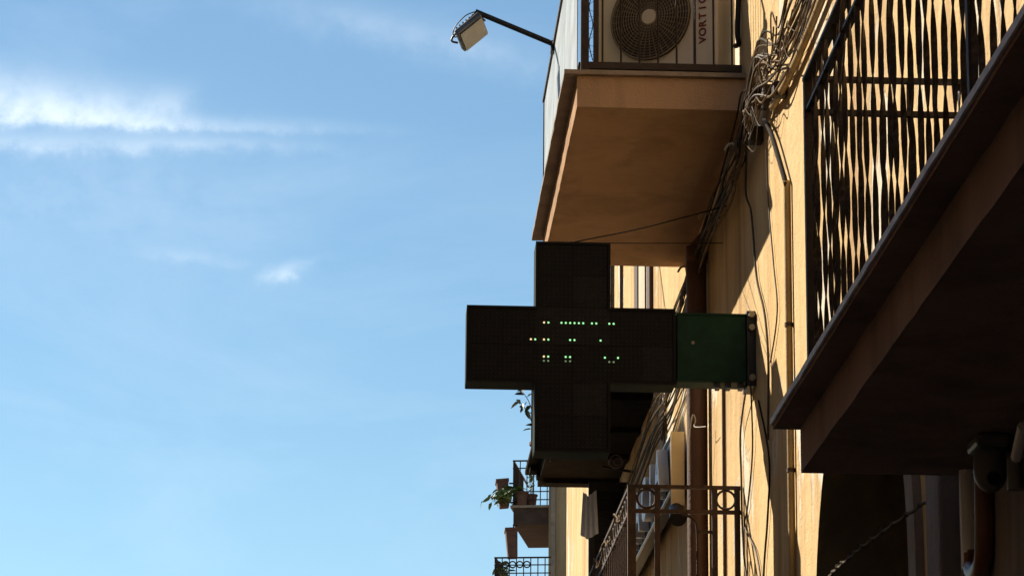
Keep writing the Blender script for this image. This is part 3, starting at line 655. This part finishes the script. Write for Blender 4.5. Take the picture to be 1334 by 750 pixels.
# ------------------------------------------------------------------ cable bundles
def cable(bundle, pts, r, m_, jit=0.0, k=5):
    r *= 0.56
    q = [Vector(p) + Vector((random.uniform(-jit, 0.2 * jit), random.uniform(-jit, jit), random.uniform(-jit, jit))) for p in pts]
    for v in q: v.x = min(v.x, W - r - 0.002)
    MB().tube(smooth_path(q, k), r, 6).build('cable', m_, bundle)
cbn = thing('cable_bundle', (2.03, 16.0, 6.75), 'tangled bundle of old cables strung along wall under upper balcony', 'cables')
mats_ = ['cable_tan', 'cable_brown', 'cable_grey', 'cable_tan', 'cable_grey', 'cable_dark', 'cable_tan', 'cable_brown']
for i in range(14):
    h0 = 6.60 + i * 0.022
    pts = [(2.05, 12.5, h0 + 0.06), (2.05, 13.6, h0 + 0.05), (2.045, 14.5, h0 + 0.02), (2.03, 15.1, h0 - 0.02), (2.0, 15.55, 6.80 + (i - 5) * 0.022), (1.99, 15.95, 6.76 + (i - 5) * 0.010), (2.0, 16.2, 6.74 + (i - 5) * 0.016), (2.03, 16.7, h0 - 0.01), (2.04, 17.4, h0 + 0.0), (2.04, 18.3, h0 + 0.02), (2.04, 19.6, h0 - 0.02), (2.05, 21.0, h0 - 0.10), (2.05, 22.4, h0 - 0.20)]
    cable(cbn, pts, random.choice((0.007, 0.009, 0.011, 0.013)), mats_[i % 8], 0.045)
for i in range(5):    # loops and strays round the junction boxes
    y0 = 15.7 + i * 0.16
    cable(cbn, [(2.03, y0 - 0.35, 6.86), (1.99, y0 - 0.1, 6.70), (1.98, y0 + 0.12, 6.62), (2.0, y0 + 0.25, 6.72), (2.03, y0 + 0.5, 6.66)], 0.007, mats_[(i * 3 + 4) % 8], 0.035)
for y0, z0, s_ in ((15.98, 6.80, 0.05), (15.62, 6.70, 0.055), (16.2, 6.66, 0.045), (15.2, 6.60, 0.04)):
    MB().box(W - 0.075, W - 0.002, y0 - s_, y0 + s_, z0 - s_, z0 + s_).build('junction_box', 'dark_tube', cbn, bevel=0.008)
for y0 in (16.75, 18.2, 19.5):
    MB().tube(smooth_path([(W, y0, 6.74), (1.97, y0, 6.78), (1.93, y0, 6.74)], 4), 0.008, 6).build('hook', 'cable_pale', cbn)
MB().tube(smooth_path([(2.05, 12.5, 6.60), (2.05, 14.2, 6.56), (2.045, 15.0, 6.57), (2.05, 15.55, 6.62)], 6), 0.021, 8).build('cable', 'ochre_pipe', cbn)
for i in range(26):
    y0 = random.uniform(13.6, 16.6); z0 = random.uniform(6.62, 6.86)
    cable(cbn, [(2.02, y0, z0), (1.99, y0 + 0.14, z0 - random.uniform(0.02, 0.16)), (1.98, y0 + 0.3, z0 - random.uniform(-0.05, 0.2)), (2.0, y0 + 0.5, z0 - 0.05), (2.03, y0 + 0.8, z0)], random.choice((0.004, 0.006, 0.008)), random.choice(mats_), 0.04)
def hang(label, pts, r, m_, jit=0.01):
    q = [Vector(p) + Vector((0, random.uniform(-jit, jit), random.uniform(-jit, jit))) for p in pts]
    tag(MB().tube(smooth_path(q, 6), r * 0.72, 6).build('cable', m_, base=tuple(q[-1])), label, 'cable', 'loose cables on the facade')
hang('pale cable dropping from the bundle past the green sign box', [(2.05, 16.72, 6.70), (2.055, 16.80, 6.50), (2.06, 16.62, 6.36), (2.063, 16.55, 6.2), (2.066, 16.42, 5.9), (2.066, 16.1, 5.62), (2.066, 15.98, 5.3), (2.066, 16.02, 4.9)], 0.009, 'cable_grey')
hang('thin brown cable sagging down lit wall above the conduit clip', [(2.066, 15.95, 6.5), (2.068, 15.9, 6.2), (2.068, 15.72, 5.8), (2.068, 15.6, 5.5), (2.068, 15.9, 5.3)], 0.006, 'cable_brown')
hang('cable hanging from underside of the green sign box', [(2.04, 16.75, 5.34), (2.06, 17.2, 5.2), (2.066, 17.25, 4.95), (2.066, 17.2, 4.6), (2.066, 17.0, 4.3), (2.066, 16.4, 3.9)], 0.008, 'cable_brown')
hang('long thin cable looping below the green sign box to pavement side', [(2.05, 16.62, 5.34), (2.066, 16.7, 5.0), (2.068, 16.95, 4.72), (2.068, 17.1, 4.62), (2.068, 16.6, 4.4), (2.068, 16.35, 4.1), (2.068, 16.2, 3.6)], 0.007, 'cable_brown')
hang('dark cable hanging lowest beside the shadow of the cross', [(2.06, 16.35, 5.2), (2.068, 16.0, 4.8), (2.068, 16.1, 4.5), (2.068, 16.3, 4.2), (2.068, 16.35, 3.7)], 0.008, 'cable_dark')
hang('curled pale wire end poking out beside the reddish downpipe', [(1.95, 19.0, 5.32), (1.94, 18.9, 5.50), (1.95, 18.8, 5.62), (1.97, 18.8, 5.60), (1.96, 18.78, 5.55), (2.0, 18.5, 5.5)], 0.005, 'cable_pale')
low = thing('cable_bundle', (2.03, 22.5, 6.2), 'dusty cables sloping along shaded wall under the shade-darkened balcony', 'cables')
for i in range(9):
    cable(low, [(2.04, 20.3, 6.36 - i * 0.03), (2.03, 21.0, 6.30 - i * 0.03), (2.0, 21.8, 6.36 - i * 0.045), (2.0, 23.0, 6.34 - i * 0.045), (2.03, 24.6, 6.30 - i * 0.04), (2.04, 25.1, 6.28 - i * 0.04)], random.choice((0.008, 0.012, 0.016)), mats_[(i * 5) % 6], 0.03)
for i in range(4):
    cable(low, [(2.02, 20.9 + i * 0.12, 6.35), (2.0, 20.8 + i * 0.1, 6.15), (2.0, 21.0 + i * 0.1, 5.95), (2.02, 21.2 + i * 0.1, 6.1)], 0.007, 'cable_grey', 0.03)

# ------------------------------------------------------------------ things under the near balcony
wd = thing('downpipe', (2.04, 10.37, 0.2), 'white plastic downpipe ending in a rust red elbow under dark slab', 'pipe')
MB().tube([(2.03, 10.37, 3.30), (2.03, 10.37, 3.645)], 0.031, 12).build('pipe', 'white_plastic', wd)
MB().tube(smooth_path([(2.035, 10.37, 3.36), (2.035, 10.35, 3.30), (2.03, 10.24, 3.27), (2.03, 10.12, 3.32), (2.03, 10.09, 3.62)], 6), 0.034, 12).build('elbow', 'rust_red_pipe', wd)
ds = thing('security_camera', (2.0, 9.8, 3.46), 'grey dome security camera hanging under the dark balcony slab', 'camera')
MB().box(1.935, 2.05, 9.72, 9.90, 3.60, 3.646).build('base', 'camera_grey', ds, bevel=0.015)
dm = MB(); dc = Vector((1.995, 9.81, 3.535)); prof = [(0.050, 0.066), (0.056, 0.03), (0.056, 0.0)] + [(0.056 * math.cos(R(t_)), -0.072 * math.sin(R(t_))) for t_ in (15, 30, 45, 60, 75, 88)]; nn = 18
dm.add([dc + Vector((p * math.cos(2 * math.pi * k / nn), p * math.sin(2 * math.pi * k / nn), q)) for p, q in prof for k in range(nn)], [(i * nn + k, i * nn + (k + 1) % nn, (i + 1) * nn + (k + 1) % nn, (i + 1) * nn + k) for i in range(len(prof) - 1) for k in range(nn)] + [tuple(range((len(prof) - 1) * nn, len(prof) * nn))], True)
dm.build('dome', 'camera_grey', ds)
MB().tube([(1.995, 9.78, 3.508), (1.995, 9.742, 3.497)], 0.023, 14).build('lens', 'lens_black', ds)
wb = thing('wall_bracket', (2.04, 9.6, 3.43), 'pale metal bracket arm on wall beside the dome camera', 'bracket')
MB().tube([(2.06, 9.66, 3.46), (2.03, 9.58, 3.52), (2.02, 9.4, 3.60)], 0.018, 8).build('arm', 'white_plastic', wb)
MB().tube([(2.03, 9.58, 3.43), (2.03, 9.58, 3.53)], 0.028, 10).build('collar', 'camera_grey', wb)
q = [(2.06, 13.85, 3.83)]
for i in range(1, 26):
    t = i / 25; q.append((2.06 - 0.06 * math.sin(math.pi * t) - 0.02 * t, 13.85 - 2.95 * t, 3.83 - 0.155 * t + 0.003 * (-1) ** i - 0.03 * math.sin(math.pi * t)))
wr = thing('wire', (2.05, 12.6, 3.7), 'knotted dusty wire strung across the arched doorway', 'wire')
MB().tube(smooth_path(q, 3), 0.0065, 6).build('strand', 'cable_grey', wr)
kn = MB().ring((0, 0, 0), (1, 0, 0), (0, 0, 1), 0.008, 0.006, 8, 5).mesh('knot')
for i in range(2, 25, 2): inst('knot', kn, 'cable_pale' if False else 'cable_grey', wr, q[i], (random.random() * 3, 0, random.random() * 3))
tag(MB().tube([(2.062, 11.04, 0.4), (2.064, 11.04, 3.9)], 0.009, 8).build('cable', 'cable_pale', base=(2.062, 11.04, 0.4)), 'white cable running up shaded wall between doorway and white downpipe', 'cable', 'loose cables on the facade')
pi = MB().box(1.99, W, 10.72, 10.98, 0.13, 4.45).build('pilaster', 'shade_grey_plaster', bld, bevel=0.01)

# ------------------------------------------------------------------ buildings across the street (they shade the lower walls)
def block(name, x0, x1, y0, y1, h, label, wins):
    b = thing(name, ((x0 + x1) / 2, (y0 + y1) / 2, 0), label, 'building')
    MB().box(x0, x1, y0, y1, 0, h).build('wall', 'opposite_plaster', b)
    rf = MB().box(x0 - 0.3, x1 + 0.3, y0, y1, h + 0.003, h + 0.22).build('roof', 'roof_tile', b)
    for (y, z) in wins:
        f = MB().box(x1 - 0.02, x1 + 0.05, y - 0.6, y + 0.6, z, z + 0.1).box(x1 - 0.02, x1 + 0.05, y - 0.6, y + 0.6, z + 1.9, z + 2.0).box(x1 - 0.02, x1 + 0.05, y - 0.6, y - 0.52, z + 0.1, z + 1.9).box(x1 - 0.02, x1 + 0.05, y + 0.52, y + 0.6, z + 0.1, z + 1.9).build('window', 'cream_paint', b)
        MB().box(x1 - 0.02, x1 + 0.02, y - 0.519, y + 0.519, z + 0.101, z + 1.899).build('pane', 'window_glass', f)
block('opposite_building', -11, -4.5, -18, 19.7, 11.1, 'tall pale building across the street shading the lower walls', [(y, z) for y in (-4, 0, 4, 8, 12, 16) for z in (4.0, 7.6)])
block('opposite_building', -11, -4.5, 19.75, 27.1, 9.9, 'lower pale building across the street next to a taller one', [(y, z) for y in (22, 25) for z in (4.0,)])

block('opposite_building', -11, -4.5, 27.15, 29.9, 12.3, 'narrow tall pale building at end of the opposite row', [(y, z) for y in (28.5,) for z in (4.0, 7.6)])
block('skylight_blocker', -9, 9, -34, -26, 13.0, 'unseen block added behind the viewer to cut skylight on the cross', [])  # added out of view to keep skylight from behind off the cross

# ------------------------------------------------------------------ far building with planted balconies
FB = thing('far_building', (5.5, 66, 0), 'distant brown building closing the street beyond the ochre facade', 'building')
th = R(-9); fd = Vector((math.sin(-th), math.cos(th), 0)); fs_ = Vector((fd.y, -fd.x, 0)); c0 = Vector((3.46, 62.0, 0))
def fbq(a, b, z): return c0 + fs_ * a + fd * b + Vector((0, 0, z))
m = MB()
m.add([fbq(a, b, z) for a in (0, 7) for b in (0, 11) for z in (0, 15.3)], [(0, 1, 3, 2), (4, 6, 7, 5), (0, 4, 5, 1), (2, 3, 7, 6), (0, 2, 6, 4), (1, 5, 7, 3)])
m.build('wall', 'far_plaster', FB)
m = MB(); m.add([fbq(a, b, z) for a in (0.05, 0.14) for b in (-0.07, -0.002) for z in (0, 15.25)], [(0, 1, 3, 2), (4, 6, 7, 5), (0, 4, 5, 1), (2, 3, 7, 6), (0, 2, 6, 4), (1, 5, 7, 3)]); m.build('downpipe', 'stone_lip', FB)
def far_balcony(label, a0, a1, b0, b1, z, h, pat):
    p = c0 + fs_ * (a0 + a1) / 2; p.z = z
    t = thing('balcony', tuple(p), label, 'balcony', 'balconies on the far building')
    def bx(a, b, c, d, e, f): 
        k = MB(); k.add([fbq(i, j_, l) for i in (a, b) for j_ in (c, d) for l in (e, f)], [(0, 1, 3, 2), (4, 6, 7, 5), (0, 4, 5, 1), (2, 3, 7, 6), (0, 2, 6, 4), (1, 5, 7, 3)]); return k
    bx(a0 + 0.06, a1, b0 + 0.05, b1, z - 0.34, z - 0.003).build('slab', 'slab_brown', t)
    bx(a0, a1, b0, b1, z, z + 0.05).build('slab_edge', 'stone_lip', t)
    k = bx(a0 + 0.04, a1, b0 + 0.04, b0 + 0.07, z + h - 0.03, z + h)
    for zz in pat: k2 = bx(a0 + 0.04, a1, b0 + 0.04, b0 + 0.065, z + zz, z + zz + 0.02); k.add(k2.v, k2.f)
    k.build('end_rail', 'iron', t)
    k = bx(a0 + 0.04, a0 + 0.07, b0 + 0.072, b1, z + h - 0.03, z + h); k.build('front_rail', 'iron', t)
    me = MB().box(-0.01, 0.01, -0.01, 0.01, 0, h - 0.08).mesh('bar')
    nb = int((a1 - a0 - 0.1) / 0.14)
    for i in range(nb + 1): inst('bar', me, 'iron', t, fbq(a0 + 0.055 + i * 0.14, b0 + 0.053, z + 0.05))
    for i in range(1, 14):
        if b0 + 0.05 + i * 0.14 < b1: inst('bar', me, 'iron', t, fbq(a0 + 0.055, b0 + 0.053 + i * 0.14, z + 0.05))
    return t
far_balcony('brown balcony with potted plants and red planters on distant building', -0.80, 0.0, 0.05, 3.0, 12.92, 1.0, (0.16, 0.33, 0.82))
b6 = far_balcony('lower planted balcony under the brown balcony on distant building', -0.80, 0.35, -3.0, 3.0, 10.45, 0.95, (0.62, 0.78))
rg2 = MB().ring((0, 0, 0), (1, 0, 0), (0, 0, 1), 0.06, 0.014, 16, 5).mesh('ring')
for i in range(5): inst('ring', rg2, 'iron', b6, fbq(-0.68 + i * 0.14, -2.95, 11.25))
def planter(name, ctr, sx, sy, sz, label, tilt=0.0):
    t = thing(name, ctr, label, 'planter', 'terracotta planters on the far balcony'); c = Vector(ctr)
    k = MB(); a = Vector((math.cos(tilt), 0, math.sin(tilt))); u = Vector((-math.sin(tilt), 0, math.cos(tilt))); b = Vector((0, 1, 0))
    vs = []
    for s_, z in ((0.8, 0), (1, sz)): vs += [c + a * (i * sx * s_) + b * (j_ * sy * s_) + u * z for i, j_ in ((-1, -1), (1, -1), (1, 1), (-1, 1))]
    k.add(vs, [(0, 3, 2, 1), (0, 1, 5, 4), (1, 2, 6, 5), (2, 3, 7, 6), (3, 0, 4, 7), (4, 5, 6, 7)]); k.build('box', 'terracotta', t, bevel=0.01)
    MB().obox(c + u * (sz + 0.02), a * sx * 1.12, b * sy * 1.1, u * 0.025).build('rim', 'terracotta', t)
    return t
w1 = planter('window_box', (2.57, 62.5, 12.98), 0.12, 0.22, 0.52, 'upright terracotta window box hung outside the brown balcony rail', 0.10)
w2 = planter('window_box', (2.74, 62.3, 11.90), 0.12, 0.22, 0.55, 'terracotta window box hanging beneath the brown balcony slab', 0.06)
MB().box(2.66, 2.86, 62.42, 62.45, 13.46, 13.49).box(2.66, 2.86, 62.42, 62.45, 13.06, 13.09).build('hanger', 'iron', w1)
MB().box(2.74, 2.77, 62.29, 62.32, 12.40, 12.60).box(2.80, 2.83, 62.29, 62.32, 12.40, 12.60).build('hanger', 'iron', w2)
plant('potted_plant', (2.92, 62.2, 12.97), 'leafy plant trailing off the brown balcony towards the sky', 12, 0.02, 0.22, (-0.62, -0.1, -0.22), 0.19, 'leaf', True, None, 9, 0.18, 0.13, 0.28)
plant('potted_plant', (3.12, 62.3, 12.97), 'upright plant in pot between the bars of brown balcony', 5, 0.55, 0.10, (0.05, 0, 0.1), 0.14, 'leaf', True, None, 7, 0, 0.12, 0.25)
plant('potted_plant', (2.62, 59.4, 10.50), 'leafy plant leaning out of the lowest balcony on distant building', 6, 0.45, 0.2, (-0.3, 0, 0.1), 0.2, 'leaf', True, None, 5, 0.1, 0.12, 0.25)

for o in bpy.data.objects:
    if '_b' in o: del o['_b']
